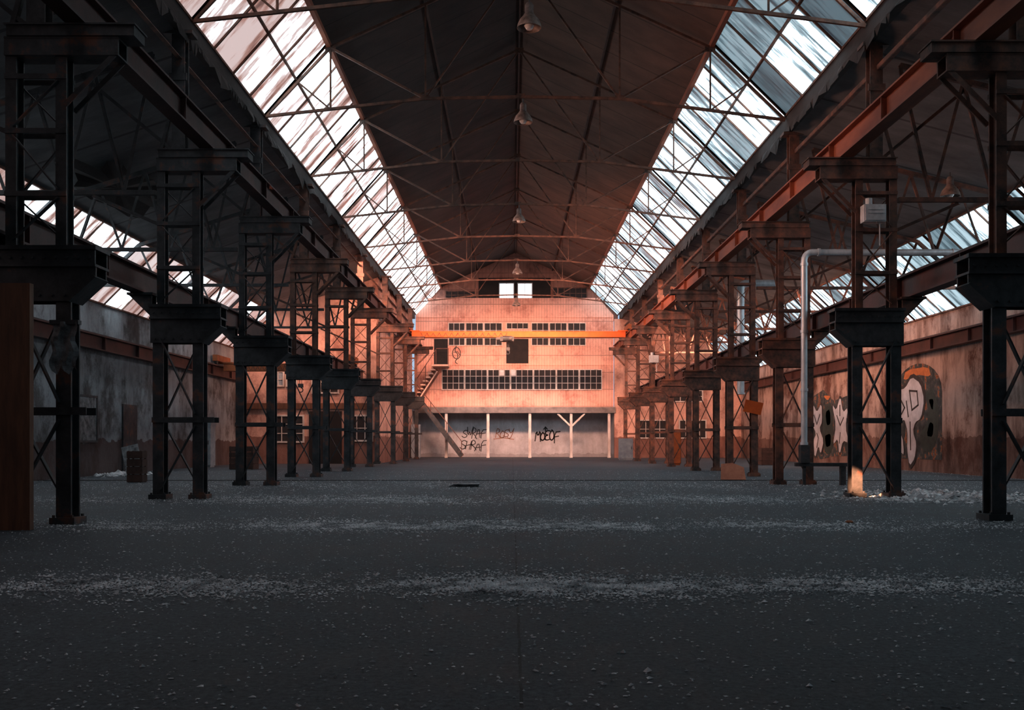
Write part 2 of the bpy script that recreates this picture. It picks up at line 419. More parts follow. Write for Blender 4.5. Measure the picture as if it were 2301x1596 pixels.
# ------------------------------------------------------------------ skylights
wn = [1]
def skylight(p, q, y0, y1, side, rows, cols, tone, name):
    n = wn[0]; wn[0] += 1
    fr = MB(); p3 = lambda t, y, o=0: (p[0] + (q[0] - p[0]) * t, y, p[1] + (q[1] - p[1]) * t + o)
    for c in range(cols + 1):
        y = y0 + (y1 - y0) * c / cols
        fr.bar(p3(0, y), p3(1, y), .04 if 0 < c < cols else .07, .05)
    for r in range(rows + 1):
        t = min(max(r / rows, .012), .988)
        fr.bar(p3(t, y0), p3(t, y1), .05, .05)
    w = obj('window_%d' % n, fr, 'rustbar', kind='structure', label=name, category='skylight')
    g = MB(); vals = []
    for c in range(cols):
        for r in range(rows):
            a0, a1 = y0 + (y1 - y0) * c / cols, y0 + (y1 - y0) * (c + 1) / cols
            t0, t1 = r / rows, (r + 1) / rows
            g.quad(p3(t0, a0, .02), p3(t0, a1, .02), p3(t1, a1, .02), p3(t1, a0, .02)); vals.append(tone(c, r, a0))
    go = obj('glass', g, 'sky_left' if side == 'L' else 'sky_right', parent=w)
    at = go.data.color_attributes.new('pane', 'FLOAT_COLOR', 'CORNER')
    i = 0
    for fi, v in enumerate(vals):
        for _ in range(4):
            at.data[i].color = (v, v, v, 1); i += 1
def toneL(c, r, y):
    if y < 7: return .5
    if y < 12: return .66
    if y < 20: return random.choice([.5, .64, .9, 1])
    return random.choice([1, 1, 1, .78, .62]) if y < 34 else random.choice([1, 1, 1, .8])
def toneR(c, r, y):
    if y < 7: return .5
    if y < 12: return .68
    if y < 22: return random.choice([1, .2, .4, .3, .75])
    if y < 32: return random.choice([1, .45, .68, .9, 1])
    return random.choice([1, .66, 1, .85])
ys = [-3, 2, 7, 12] + [17.05 + 5 * i for i in range(8)] + [YW + .9]
for i in range(len(ys) - 1):
    skylight((EL, EZ), (IL, IZ), ys[i], ys[i + 1], 'L', 2, 4, toneL, 'rust-streaked glazed roof skylight bay')
    skylight((ER, EZ), (IR, IZ), ys[i], ys[i + 1], 'R', 2, 4, toneR, 'silvery corrugated roof skylight bay')
for i in range(9):
    skylight((WL, ALZ), (GLX, GLZ), -3 + 5 * i, 2 + 5 * i, 'L', 2, 4, lambda c, r, y: random.choice([1, .85, .6, .4]) if y > 12 else .5, 'dirty glazed side-aisle skylight bay')
yr = [-3, 2, 7, 12, 17, 22, 27, 32, 37, 42, 47, 52, YW]
for i in range(len(yr) - 1):
    skylight((WR, ALZ), (GRX, GRZ), yr[i], yr[i + 1], 'R', 2, 5, lambda c, r, y: random.choice([.95, .6, .7, .35]) if y > 12 else .5, 'dull corrugated side-aisle skylight bay')

# ------------------------------------------------------------------ flat windows on the far wall
def window(x0, x1, z0, z1, y, nc, nr, glass='darkglass', frame='white_paint', label='white-framed multi-pane window', fw=.07, mw=.035, broken=None):
    n = wn[0]; wn[0] += 1
    f = MB()
    f.bb(x0, x0 + fw, y - .08, y, z0, z1); f.bb(x1 - fw, x1, y - .08, y, z0, z1)
    f.bb(x0 + fw, x1 - fw, y - .08, y, z0, z0 + fw); f.bb(x0 + fw, x1 - fw, y - .08, y, z1 - fw, z1)
    for c in range(1, nc):
        x = x0 + (x1 - x0) * c / nc; f.bb(x - mw / 2, x + mw / 2, y - .07, y - .02, z0 + fw, z1 - fw)
    for r in range(1, nr):
        z = z0 + (z1 - z0) * r / nr; f.bb(x0 + fw, x1 - fw, y - .066, y - .024, z - mw / 2, z + mw / 2)
    w = obj('window_%d' % n, f, frame, kind='structure', label=label, category='window')
    g = MB().bb(x0 + .02, x1 - .02, y - .035, y - .005, z0 + .02, z1 - .02)
    obj('glass', g, glass, parent=w)
    if broken:
        for c, r in broken:
            b = MB()
            dx, dz = (x1 - x0) / nc, (z1 - z0) / nr
            b.bb(x0 + dx * c + .03, x0 + dx * (c + 1) - .03, y - .045, y - .036, z0 + dz * r + .03, z0 + dz * (r + 1) - .03)
            obj('pane', b, 'boxgrey', parent=w, label='pale blanked window pane')
    return w
for i in range(7):
    x0 = -4.05 + i * 1.32
    window(x0, x0 + 1.32, 3.9, 5.1, YW, 4, 3, broken={2: [(2, 2)], 3: [(0, 2)]}.get(i), fw=.05, mw=.03)
for x0, x1, nc in ((-3.67, -2.7, 3), (-2.67, -1.64, 3), (-1.61, -.56, 3), (1.11, 2.12, 3), (2.15, 3.17, 3), (3.2, 4.25, 3)):
    window(x0, x1, 6.45, 7.78, YW, nc, 3, fw=.04, mw=.028)
window(-.33, .95, 7.4, 7.78, YW, 4, 1, fw=.04, mw=.028)
window(2.38, 4.4, 9.25, 9.95, YW + .9, 6, 2, label='dark multi-pane gable window', frame='rust', fw=.05)
window(-3.9, -2.05, 9.25, 9.75, YW + .9, 5, 2, label='dark multi-pane gable window', frame='rust', fw=.05)
S('door_1', MB().bb(-.33, .95, YW - .03, YW, 5.44, 6.85), 'dark', 'dark open hatch doorway in boarded wall', 'doorway')
S('door_2', MB().bb(-4.49, -3.7, YW - .03, YW, 5.33, 6.85), 'dark', 'dark open doorway above the stairs', 'doorway')
S('trim_%d' % k, MB().bb(-1.95, 2.26, YW + .8, YW + .9, 9.2, 10.5), 'dark', 'dark panel around the daylight window', 'panel'); k += 1
window(-.77, .13, 9.2, 10.2, YW + .8, 2, 1, glass='skywin', frame='cabgrey', label='bright daylight window in the gable', fw=.05, mw=.02)
window(.31, 1.2, 9.2, 10.2, YW + .8, 2, 1, glass='skywin', frame='cabgrey', label='bright daylight window in the gable', fw=.05, mw=.02)
window(-10.3, -9.75, 3.3, 4.25, YL, 2, 3, glass='cabgrey', label='small white-framed window')
window(-9.7, -9.2, 3.3, 4.25, YL, 2, 3, glass='cabgrey', label='small white-framed window')
window(-10.35, -8.9, .9, 2.1, YL, 3, 3, label='white-framed workshop window')
window(-7.0, -5.95, .95, 2.1, YL, 3, 2, label='white-framed workshop window')
window(-8.6, -7.4, 3.0, 4.0, YL, 3, 2, label='white-framed window')
S('door_3', MB().bb(-8.7, -7.3, YL - .06, YL, 0, 2.25), 'dark', 'dark workshop doorway', 'doorway')
S('trim_%d' % k, MB().bb(-11.6, -6.0, YL - .12, YL, 2.35, 2.6), 'ply', 'brown fascia board over the workshop front', 'fascia'); k += 1
S('door_4', MB().bb(WL, WL + .05, 29.6, 30.7, 0, 2.1), 'steel', 'dark steel side door', 'door')
window(7.3, 8.9, 1.1, 2.2, YW, 4, 2, label='white-framed workshop window')
window(9.6, 11.2, 1.1, 2.2, YW, 4, 2, label='white-framed workshop window')
window(7.5, 11.0, 3.2, 4.2, YW, 8, 3, label='white-framed ribbon window')

# ------------------------------------------------------------------ columns
def column(sgn, loc, mats):
    s = sgn
    root = empty('steel_column', loc, label=mats[2], category='column', group='riveted lattice steel columns')
    X = lambda x: s * x
    for lx in (-.34, .34):
        m = MB()
        m.box((X(lx), -.11, 1.58), (.18, .03, 3.0)); m.box((X(lx), .11, 1.58), (.18, .03, 3.0)); m.box((X(lx), 0, 1.58), (.03, .2, 3.0))
        m.box((X(lx), 0, .04), (.3, .34, .08))
        for bx in (-.11, .11):
            for by in (-.14, .14): m.cyl((X(lx) + bx, by, .08), (X(lx) + bx, by, .11), .02, 6)
        obj('leg', m, mats[0], root)
    m = MB()
    for y in (-.14, .14):
        g = 1 if y < 0 else -1
        m.bar((X(-.3 * g), y, 2.75), (X(.3 * g), y, 1.45), .07, .02)
        m.bar((X(-.44), y, 1.35), (X(.62 if s > 0 else .44), y, 1.35), .02, .09)
        m.bar((X(.3 * g), y, 1.25), (X(-.3 * g), y, .15), .07, .02)
    obj('lattice_bracing', m, mats[0], root)
    m = MB()
    m.box((X(.14), 0, 3.29), (1.24, .42, .05)); m.box((X(.14), -.17, 3.17), (1.2, .03, .2)); m.box((X(.14), .17, 3.17), (1.2, .03, .2))
    pts = [(X(-.46), 3.08), (X(.74), 3.08), (X(.74), 2.95), (X(.42), 2.66), (X(-.46), 2.66)]
    if s < 0: pts = pts[::-1]
    m.prism(pts, -.16, -.13); m.prism(pts, .13, .16)
    m.bar((X(.74), 0, 2.95), (X(.42), 0, 2.66), .38, .03)
    m.box((X(.14), 0, 3.08), (1.22, .40, .03))
    for i in range(9):
        m.cyl((X(-.4 + .135 * i), -.205, 3.17), (X(-.4 + .135 * i), -.185, 3.17), .018, 6)
        if i < 6: m.cyl((X(-.38 + .15 * i), -.18, 2.73), (X(-.38 + .15 * i), -.16, 2.73), .018, 6)
    obj('corbel_bracket', m, mats[0], root)
    m = MB()
    for lx in (-.3, .3):
        m.box((X(lx), -.09, 4.46), (.13, .025, 2.3)); m.box((X(lx), .09, 4.46), (.13, .025, 2.3)); m.box((X(lx), 0, 4.46), (.025, .17, 2.3))
    for y in (-.11, .11):
        g = 1 if y < 0 else -1
        for z in (3.95, 4.7, 5.35): m.bar((X(-.37), y, z), (X(.37), y, z), .02, .06)
        m.bar((X(-.27 * g), y, 3.4), (X(.27 * g), y, 3.9), .05, .015); m.bar((X(.27 * g), y, 4.0), (X(-.27 * g), y, 4.65), .05, .015)
        m.bar((X(-.27 * g), y, 4.75), (X(.27 * g), y, 5.3), .05, .015)
    obj('upper_frame', m, mats[1], root)
    m = MB()
    for y in (-.13, .13):
        m.box((X(.32), y, 5.70), (1.36, .03, .19))
        m.bar((X(.95), y, 5.6), (X(.36), y, 5.0), .02, .06)
    m.box((X(.32), 0, 5.6), (1.36, .3, .02)); m.box((X(.32), 0, 5.8), (1.36, .3, .02))
    m.box((X(.44), 0, 5.88), (1.52, .34, .13)); m.box((X(.44), 0, 5.945), (1.56, .4, .02))
    obj('crane_bracket', m, mats[1], root)
    m = MB()
    m.box((X(0), -.1, 6.98), (.22, .025, 2.03)); m.box((X(0), .1, 6.98), (.22, .025, 2.03)); m.box((X(0), 0, 6.98), (.025, .2, 2.03))
    m.box((X(0), 0, 7.96), (.5, .3, .06))
    for z in (6.5, 7.2): m.box((X(0), -.12, z), (.3, .03, .12))
    obj('upper_post', m, mats[1], root)
    m = MB()
    m.angle((X(-.13), 0, 7.0), (X(-.95), 0, 7.55), .06); m.angle((X(-.35), 0, 5.9), (X(-.13), 0, 6.7), .06)
    m.angle((X(-.13), 0, 5.98), (X(-1.7), 0, 7.28), .05); m.angle((X(-.35), 0, 4.7), (X(-1.5), 0, 5.2), .05)
    obj('knee_brace', m, mats[1], root)
    m = MB()
    m.box((X(-.64), 0, 3.5), (.44, .32, .04)); pts = [(X(-.45), 3.48), (X(-.84), 3.48), (X(-.45), 3.1)]
    if s > 0: pts = pts[::-1]
    m.prism(pts, -.12, -.09); m.prism(pts, .09, .12)
    obj('beam_seat', m, mats[1], root)
    return root
CL, CR = -5.69, 6.4
la = 'dark grey riveted lattice steel column with corbel brackets'
lb = 'rust-red riveted lattice steel column with corbel brackets'
cA = column(1, (CL, 11.8, 0), ('steel', 'steel', la))
cB = column(1, (CL, 26.8, 0), ('steel', 'rust', lb))
cC = column(-1, (CR, 12.3, 0), ('steel', 'rust', la))
cD = column(-1, (CR, 22.3, 0), ('rust', 'rust', lb))
for y in (16.8, 21.8): clone(cA, (CL, y, 0))
for y in (31.8, 36.8, 41.6, 46.8, 51.8): clone(cB, (CL + (.3 if y > 41 else 0), y, 0))
clone(cC, (CR, 17.3, 0))
for y in (27.3, 32.3, 37.3, 42.3, 47.3, 52.3): clone(cD, (CR, y, 0))

# ------------------------------------------------------------------ runway beams
def runway(x, z, y0, y1, mat, label, h=.42, w=.24):
    m = MB().ibeam((0, 0, 0), (0, y1 - y0, 0), w, h, .03)
    r = obj('crane_runway_beam', m, mat, loc=(x, y0, z), label=label, category='steel beam', group='crane runway beams')
    obj('rail', MB().bb(-.03, .03, 0, y1 - y0, h / 2, h / 2 + .05), 'steel', r)
    st = MB(); y = 1.25
    while y < y1 - y0 - .1:
        st.box((0, y, 0), (w - .03, .02, h - .06)); y += 2.5
    obj('stiffener', st, mat, r, kind='stuff')
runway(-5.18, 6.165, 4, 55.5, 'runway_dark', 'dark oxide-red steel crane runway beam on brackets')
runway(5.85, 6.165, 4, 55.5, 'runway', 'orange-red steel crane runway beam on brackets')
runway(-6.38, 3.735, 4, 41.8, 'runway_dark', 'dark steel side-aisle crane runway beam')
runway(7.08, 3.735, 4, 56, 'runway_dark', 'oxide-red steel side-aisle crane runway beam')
runway(WL + .18, 3.735, 4, 41.8, 'runway_dark', 'dark red crane runway beam along plaster wall')
runway(WR - .18, 4.0, 4, 56, 'runway_dark', 'rusty crane runway beam along plaster wall')

# ------------------------------------------------------------------ nave trusses
def truss(loc):
    root = empty('roof_truss', loc, label='slender rusty steel roof truss spanning the nave', category='roof truss', group='nave roof trusses')
    NL, NR = (-1.95, 8.70), (2.42, 8.70)
    el, er = (EL + .05, 8.3), (ER - .05, 8.22)
    il, ir, rg = (IL + .04, IZ - .12), (IR - .04, IZ - .12), (RX, RZ - .2)
    P = lambda a: (a[0], 0, a[1])
    m = MB()
    for a, b in ((el, NL), (NL, (RX, 8.74)), ((RX, 8.74), NR), (NR, er)):
        m.bar((a[0], 0, a[1]), (b[0], 0, b[1]), .055, .06)
    for g in (NL, NR, (RX, 8.74)): m.box((g[0], 0, g[1] + .02), (.2, .02, .11))
    obj('bottom_chord', m, 'rustbar', root)
    m = MB()
    for a, b in ((el, il), (il, rg), (rg, ir), (ir, er)): m.bar(P(a), P(b), .055, .055)
    for g in (il, ir, rg): m.box((g[0], 0, g[1] - .02), (.24, .02, .14))
    obj('top_chord', m, 'rustbar', root)
    m = MB()
    def top(x):
        if x < RX: t = (x - il[0]) / (rg[0] - il[0]); return il[1] + t * (rg[1] - il[1])
        t = (x - rg[0]) / (ir[0] - rg[0]); return rg[1] + t * (ir[1] - rg[1])
    def bot(x):
        if x < NL[0]: t = (x - el[0]) / (NL[0] - el[0]); return el[1] + t * (NL[1] - el[1])
        if x > NR[0]: t = (x - NR[0]) / (er[0] - NR[0]); return NR[1] + t * (er[1] - NR[1])
        return 8.7
    for x in (il[0], ir[0]): m.angle((x, 0, bot(x)), (x, 0, top(x)), .035)
    for N, I in ((NL, il), (NR, ir)):
        m.angle(P(N), (N[0], 0, top(N[0])), .035); m.angle(P(N), P(I), .045); m.angle(P(N), P(rg), .035)
    m.angle((il[0], 0, bot(il[0])), ((el[0] + il[0]) / 2, 0, (el[1] + il[1]) / 2), .03)
    m.angle((ir[0], 0, bot(ir[0])), ((er[0] + ir[0]) / 2, 0, (er[1] + ir[1]) / 2), .03)
    obj('web_bracing', m, 'rustbar', root)
    return root
TY = [17.05 + 5 * i for i in range(8)]
t0 = truss((0, TY[0], 0))
for y in TY[1:]: clone(t0, (0, y, 0))
clone(t0, (0, 12.1, 0))

def atruss(s, loc):
    cx = CL if s < 0 else CR; gx, gz = (GLX, GLZ) if s < 0 else (GRX, GRZ); wx = WL if s < 0 else WR
    root = empty('aisle_truss', loc, label='dark steel side-aisle roof truss with fanned diagonals', category='roof truss', group='side-aisle roof trusses')
    a = (cx + s * .45, 7.62); g = (gx, gz - .15); w = (wx - s * .12, 4.95); tz = 5.25; tx = wx - s * .45
    mt = 'rust' if s > 0 else 'steel'
    m = MB()
    m.bar((a[0], 0, a[1]), (g[0], 0, g[1]), .08, .09); m.bar((g[0], 0, g[1]), (w[0], 0, w[1]), .08, .09)
    obj('top_chord', m, mt, root)
    m = MB().bar((cx + s * .42, 0, tz), (tx, 0, tz), .08, .08)
    obj('tie_beam', m, mt, root)
    m = MB(); n = 4; ln = g[0] - a[0]
    for i in range(n):
        xa = a[0] + ln * i / n; za = a[1] + (g[1] - a[1]) * i / n
        xb = a[0] + ln * (i + .5) / n
        xc = a[0] + ln * (i + 1) / n; zc_ = a[1] + (g[1] - a[1]) * (i + 1) / n
        m.angle((xa, 0, za), (xb, 0, tz), .05); m.angle((xb, 0, tz), (xc, 0, zc_), .05)
    obj('web_bracing', m, mt, root)
    return root
aL = atruss(-1, (0, 16.8, 0))
for y in (21.8, 26.8, 31.8, 36.8): clone(aL, (0, y, 0))
aR = atruss(1, (0, 17.3, 0))
for y in (22.3, 27.3, 32.3, 37.3, 42.3, 47.3, 52.3): clone(aR, (0, y, 0))

def strut(x, z, y0, y1, lab):
    m = MB().angle((0, 0, 0), (0, y1 - y0, 0), .08, .015)
    obj('bracing_strut', m, 'rust', loc=(x, y0, z), label=lab, category='steel strut', group='longitudinal struts')
strut(-5.66, 7.55, 12, 55.5, 'thin steel strut tying the column heads')
strut(6.45, 7.55, 12.5, 55.8, 'thin steel strut tying the column heads')

# ------------------------------------------------------------------ overhead cranes
def crane(loc, x0, x1, label, hx, mat='orange'):
    root = empty('overhead_crane', loc, label=label, category='overhead crane')
    m = MB(); a, b = x0 + .13, x1 - .13
    m.bb(a, b, -.2, -.18, -.29, -.05); m.bb(a, b, .18, .2, -.29, -.05); m.bb(a, b, -.22, .22, -.05, -.02); m.bb(a, b, -.22, .22, -.32, -.29)
    for x in (x0, x1):
        m.bb(x - .14 if x == x0 else x - .5, x + .5 if x == x0 else x + .14, -.24, .24, -.02, .03)
    obj('bridge_girder', m, mat, root)
    for x in (x0, x1):
        c = obj('end_carriage', MB().bb(x - .09, x + .09, -.9, .9, .03, .27), 'orange_dull', root)
        for y in (-.75, .75):
            obj('wheel', MB().cyl((x - .05, y, .015), (x + .05, y, .015), .11, 14), 'steel', c)
    z = -.32
    m = MB().bb(hx - .35, hx + .35, -.32, .32, z - .2, z + .03).bb(hx - .55, hx - .3, -.2, .2, z - .12, z + .02).cyl((hx - .2, -.36, z - .08), (hx + .25, -.36, z - .08), .13, 14)
    obj('hoist_trolley', m, 'steel', root, label='grey hoist trolley')
    m = MB().cyl((hx, 0, z - .2), (hx, 0, z - .5), .012, 6).cyl((hx + .08, 0, z - .2), (hx + .08, 0, z - .5), .012, 6).bb(hx - .06, hx + .14, -.05, .05, z - .65, z - .5)
    m.tube([(hx + .04 + .09 * math.sin(t), 0, z - .75 + .09 * math.cos(t)) for t in [i * .45 for i in range(11)]], .02, 8)
    obj('hook', m, 'steel', root)
    m = MB(); n = 14
    for i in range(n):
        xa = x0 + .6 + (hx - x0 - .6) * i / n; w_ = (hx - x0 - .6) / n
        m.tube([(xa + w_ * t, -.28, -.1 - .2 * math.sin(math.pi * t)) for t in (0, .25, .5, .75, 1)], .010, 5)
    obj('power_cable', m, 'ink', root)
    return root
crane((0, 49.5, 6.52), -5.18, 5.85, 'bright orange overhead bridge crane with grey hoist', -.25)
crane((0, 39.2, 4.09), -11.62, -6.38, 'dull orange side-aisle overhead crane', -8.5, 'orange_dull')

# ------------------------------------------------------------------ pendant lamps
def lamp(loc, rod=.45):
    root = empty('pendant_lamp', loc, label='bell-shaped enamel industrial pendant lamp', category='lamp', group='industrial pendant lamps')
    obj('rod', MB().cyl((0, 0, 0), (0, 0, -rod), .014, 8), 'steel', root)
    z = -rod
    obj('lamp_housing', MB().lathe([(0, z + .02), (.05, z + .02), (.075, z - .02), (.075, z - .17), (.09, z - .19)]), 'enamel', root, smooth=True)
    pr = [(.085, z - .17), (.11, z - .21), (.17, z - .28), (.205, z - .36), (.215, z - .42), (.207, z - .42), (.19, z - .35), (.15, z - .28), (.08, z - .21)]
    obj('lamp_shade', MB().lathe(pr), 'enamel_in', root, smooth=True)
    obj('bulb', MB().lathe([(.0, z - .45), (.05, z - .44), (.09, z - .38), (.07, z - .3), (.03, z - .2)]), 'bulb', root, smooth=True)
    return root
l0 = lamp((RX + .05, TY[1], 8.7), .12)
for y in (TY[3], TY[5], TY[7]): clone(l0, (RX + .03, y, 8.7))
clone(l0, (RX + .1, TY[0], 8.72))
clone(l0, (9.8, 21.9, 7.0)); clone(l0, (-8.6, 31.4, 7.0))

# ------------------------------------------------------------------ far posts, stairs, locker
def post(x, brace):
    root = empty('timber_post', (x, YW + .1, 0), label='white painted timber post' + (' with Y-shaped braces' if brace else ''), category='post', group='white posts under the boarded wall')
    obj('shaft', MB().bb(-.075, .075, -.075, .075, .1, 2.58).bb(-.09, .09, -.09, .09, 0, .1), 'white_paint', root)
    if brace:
        for s in (-1, 1):
            obj('brace', MB().bar((s * .06, 0, 1.85), (s * .78, 0, 2.55), .1, .1), 'white_paint', root)
for x, b in ((-3.79, 0), (-1.38, 0), (1.03, 0), (3.41, 1), (5.6, 0)): post(x, b)

st = empty('staircase', (0, 0, 0), label='steep pink timber staircase in two flights with handrail', category='staircase')
m = MB(); ya, yb = 55.35, 56.2
n = 8
for i in range(n):
    x = -4.42 - i * .14; z = 5.05 - i * .215
    m.bb(x - .2, x + .06, ya, yb, z - .075, z)
obj('upper_steps', m, 'steps', st)
obj('upper_stringer', MB().bar((-4.3, yb + .03, 5.05), (-5.55, yb + .03, 3.15), .04, .42), 'timber_shade', st)  # widened dark stringer, shade behind the treads put into its colour
obj('upper_stringer', MB().bar((-4.22, ya - .03, 4.92), (-5.42, ya - .03, 3.08), .05, .07), 'steps', st)
obj('landing', MB().bb(-4.55, -3.6, 55.3, YW, 5.2, 5.3), 'steps', st)
obj('landing', MB().bb(-5.7, -5.2, 55.3, 56.25, 3.3, 3.38), 'steps', st)
m = MB()
for i in range(15):
    x = -5.15 + i * .155; z = 3.15 - i * .215
    m.bb(x - .05, x + .15, ya, yb, z - .03, z)
obj('lower_steps', m, 'timber_shade', st)  # shade on the lower flight put into a darker timber colour
m = MB()
for y in (ya - .03, yb + .03): m.bar((-5.3, y, 3.35), (-2.85, y, .1), .05, .24)
obj('lower_stringer', m, 'steel', st)
m = MB()
m.bar((-4.3, ya, 6.15), (-5.5, ya, 4.3), .04, .04); m.bar((-5.5, ya, 4.3), (-2.85, ya, .95), .04, .04)
for (x, z, h) in ((-4.3, 5.2, .95), (-4.9, 4.2, 1.0), (-5.5, 3.35, .95), (-4.6, 2.4, .8), (-3.7, 1.2, .8), (-2.85, .0, .95)):
    m.bar((x, ya, z), (x, ya, z + h), .04, .04)
m.bar((-4.3, ya, 6.2), (-3.6, ya, 6.2), .04, .04); m.bar((-3.6, ya, 5.3), (-3.6, ya, 6.2), .04, .04)
obj('handrail', m, 'timber_shade', st)

def cabinet(loc, w, d, h, mat, lab, cat='cabinet'):
    root = empty('metal_cabinet', loc, label=lab, category=cat)
    obj('body', MB().bb(-w / 2, w / 2, -d / 2 + .02, d / 2, .06, h).bb(-w / 2 + .03, w / 2 - .03, -d / 2 + .05, d / 2 - .03, 0, .06), mat, root)
    dr = obj('door', MB().bb(-w / 2 + .02, w / 2 - .02, -d / 2, -d / 2 + .02, .09, h - .03), mat, root)
    obj('handle', MB().bb(w / 2 - .1, w / 2 - .07, -d / 2 - .03, -d / 2, h * .5, h * .5 + .14), 'steel', dr)
cabinet((-5.4, 55.0, 0), .5, .4, 1.9, 'cabgrey', 'narrow blue-grey metal locker beside the stairs')
cabinet((6.6, 39.6, 0), .42, .35, 1.45, 'orange_dull', 'orange metal switch cabinet beside a column')
cabinet((5.75, 49.5, 0), .7, .4, 1.1, 'cabgrey', 'low grey metal cabinet beside a column')
cabinet((-11.4, 36.5, 0), .5, .6, 1.7, 'cabgrey', 'grey metal cabinet against the plaster wall')

# ------------------------------------------------------------------ ducts
def elbow(c, r, a0, a1, n=7):
    out = []
    for i in range(n + 1):
        t = math.radians(a0 + (a1 - a0) * i / n)
        out.append((c[0] + r * math.cos(t), c[1], c[2] + r * math.sin(t)))
    return out
def duct(loc, path, r, lab, collars):
    root = empty('ventilation_duct', loc, label=lab, category='duct')
    obj('pipe', MB().tube(path, r, 18), 'galv', root, smooth=True)
    for a, b in collars: obj('collar', MB().cyl(a, b, r + .015, 18), 'galv', root, smooth=True)
DX = 6.52
duct((DX, 21.85, 0), [(0, 0, .9), (0, 0, 5.0)] + elbow((.18, 0, 5.02), .18, 180, 90) + [(3.6, 0, 5.2)], .07,
     'galvanised round duct rising and turning along the aisle', [((0, 0, z), (0, 0, z + .06)) for z in (.9, 2.1, 3.4, 4.9)] + [((x, 0, 5.2), (x + .06, 0, 5.2)) for x in (.3, 1.9, 3.3)])
duct((7.45, 31.9, 0), [(0, 0, 2.5), (0, 0, 5.9)] + elbow((.2, 0, 5.92), .2, 180, 90) + [(1.2, 0, 6.12)], .12,
     'short galvanised round duct beside a column', [((0, 0, z), (0, 0, z + .06)) for z in (2.5, 4.0, 5.7)])
obj('duct_stand', MB().bb(-.1, .1, -.1, .1, .5, .9).bb(-.03, .03, -.03, .03, 0, .5).bb(-.2, .95, -.06, .06, .42, .5).bb(.8, .92, -.05, .05, 0, .42), 'steel', loc=(DX, 21.85, 0), label='dark steel stand below the galvanised duct', category='stand')

# ------------------------------------------------------------------ boxes and signs on columns
def ebox(loc, w, h, lab):
    root = empty('electrical_box', loc, label=lab, category='electrical box')
    obj('casing', MB().bb(-w / 2, w / 2, -.1, .1, -h / 2, h / 2), 'boxgrey', root)
    obj('cover', MB().bb(-w / 2 + .02, w / 2 - .02, -.12, -.1, -h / 2 + .02, h / 2 - .02).bb(-w / 2 + .06, w / 2 - .06, -.135, -.12, -.01, .0).bb(-w / 2 + .06, w / 2 - .06, -.135, -.12, .05, .06), 'boxgrey', root)
    obj('conduit', MB().cyl((w * .3, 0, -h / 2), (w * .3, 0, -h / 2 - .4), .012, 8), 'boxgrey', root)
    obj('beacon', MB().cyl((-w * .2, 0, h / 2), (-w * .2, 0, h / 2 + .12), .06, 10), 'boxgrey', root)
ebox((6.3, 17.08, 4.95), .38, .3, 'white electrical box with beacon fixed to a column')
ebox((6.1, 42.1, 4.5), .4, .32, 'white electrical box fixed to a column')
root = empty('hanging_sheet', (-5.28, 11.6, 2.1), label='torn dirty grey sheet hanging on a column', category='sheet')
m = MB(); nx, nz = 6, 10
for j in range(nz):
    for i in range(nx):
        def q(a, b): return (-.15 + .3 * a / nx + .02 * math.sin(b * 1.3), -.06 + .025 * math.sin(a * 1.7 + b * .6), .3 - .58 * b / nz - (.05 * math.sin(a * 2.1) if b == nz else 0))
        m.quad(q(i, j + 1), q(i + 1, j + 1), q(i + 1, j), q(i, j))
obj('sheet', m, 'paper', root, smooth=True)
obj('batten', MB().bb(-.17, .17, -.07, .02, .27, .32), 'steel', root)
m = MB().box((0, 0, 0), (.5, .02, .34)); o = obj('warning_plate', m, 'orange', loc=(6.68, 27.12, 1.92), label='bent orange plate hanging askew on a column', category='sign'); o.rotation_euler = (0.1, math.radians(12), 0)
obj('bracket', MB().bb(-.2, .2, .01, .05, -.05, .05), 'steel', o)

root = empty('plywood_partition', (-5.78, 10.9, 0), label='tall brown plywood sheet standing by a column', category='board')
obj('sheet', MB().bb(-.42, .42, -.02, .02, 0, 2.75), 'ply', root)
obj('frame', MB().bb(-.42, -.36, .02, .07, 0, 2.75).bb(.36, .42, .02, .07, 0, 2.75).bb(-.36, .36, .02, .07, 2.67, 2.75).bb(-.36, .36, .02, .07, 1.3, 1.38), 'ply', root)

root = empty('notice_board', (WL + .03, 26.9, 1.6), label='framed grey notice board on plaster wall', category='notice board')
obj('board', MB().bb(-.02, .01, -.8, .8, -.6, .6), 'paper', root)
obj('frame', MB().bb(-.02, .03, -.86, -.8, -.66, .66).bb(-.02, .03, .8, .86, -.66, .66).bb(-.02, .03, -.8, .8, .6, .66).bb(-.02, .03, -.8, .8, -.66, -.6), 'steel', root)
o = obj('leaning_board', MB().bb(-.22, .22, -.015, .015, 0, .9), 'paper', loc=(-10.1, 26.3, .01), label='pale board leaning in the side aisle', category='board')
o.rotation_euler = (math.radians(-14), math.radians(-14), math.radians(10))
def crate(loc, w, h, lab):
    root = empty('wooden_crate', loc, label=lab, category='crate')
    m = MB()
    for i in range(4):
        z = h * (i + .5) / 4
        for s in (-1, 1):
            m.box((0, s * w / 2, z), (w, .02, h / 4 - .02)); m.box((s * w / 2, 0, z), (.02, w - .02, h / 4 - .02))
    obj('slats', m, 'plydark', root)
    for a in (-1, 1):
        for b in (-1, 1): obj('corner_post', MB().box((a * (w / 2 - .03), b * (w / 2 - .03), h / 2), (.04, .04, h)), 'plydark', root)
crate((-9.0, 23.5, 0), .35, .75, 'dark slatted wooden crate in the side aisle')
crate((-9.3, 34, 0), .8, .8, 'dark slatted wooden crate in the side aisle')
crate((10.5, 40, 0), .8, .7, 'brown slatted wooden crate by the mural wall')

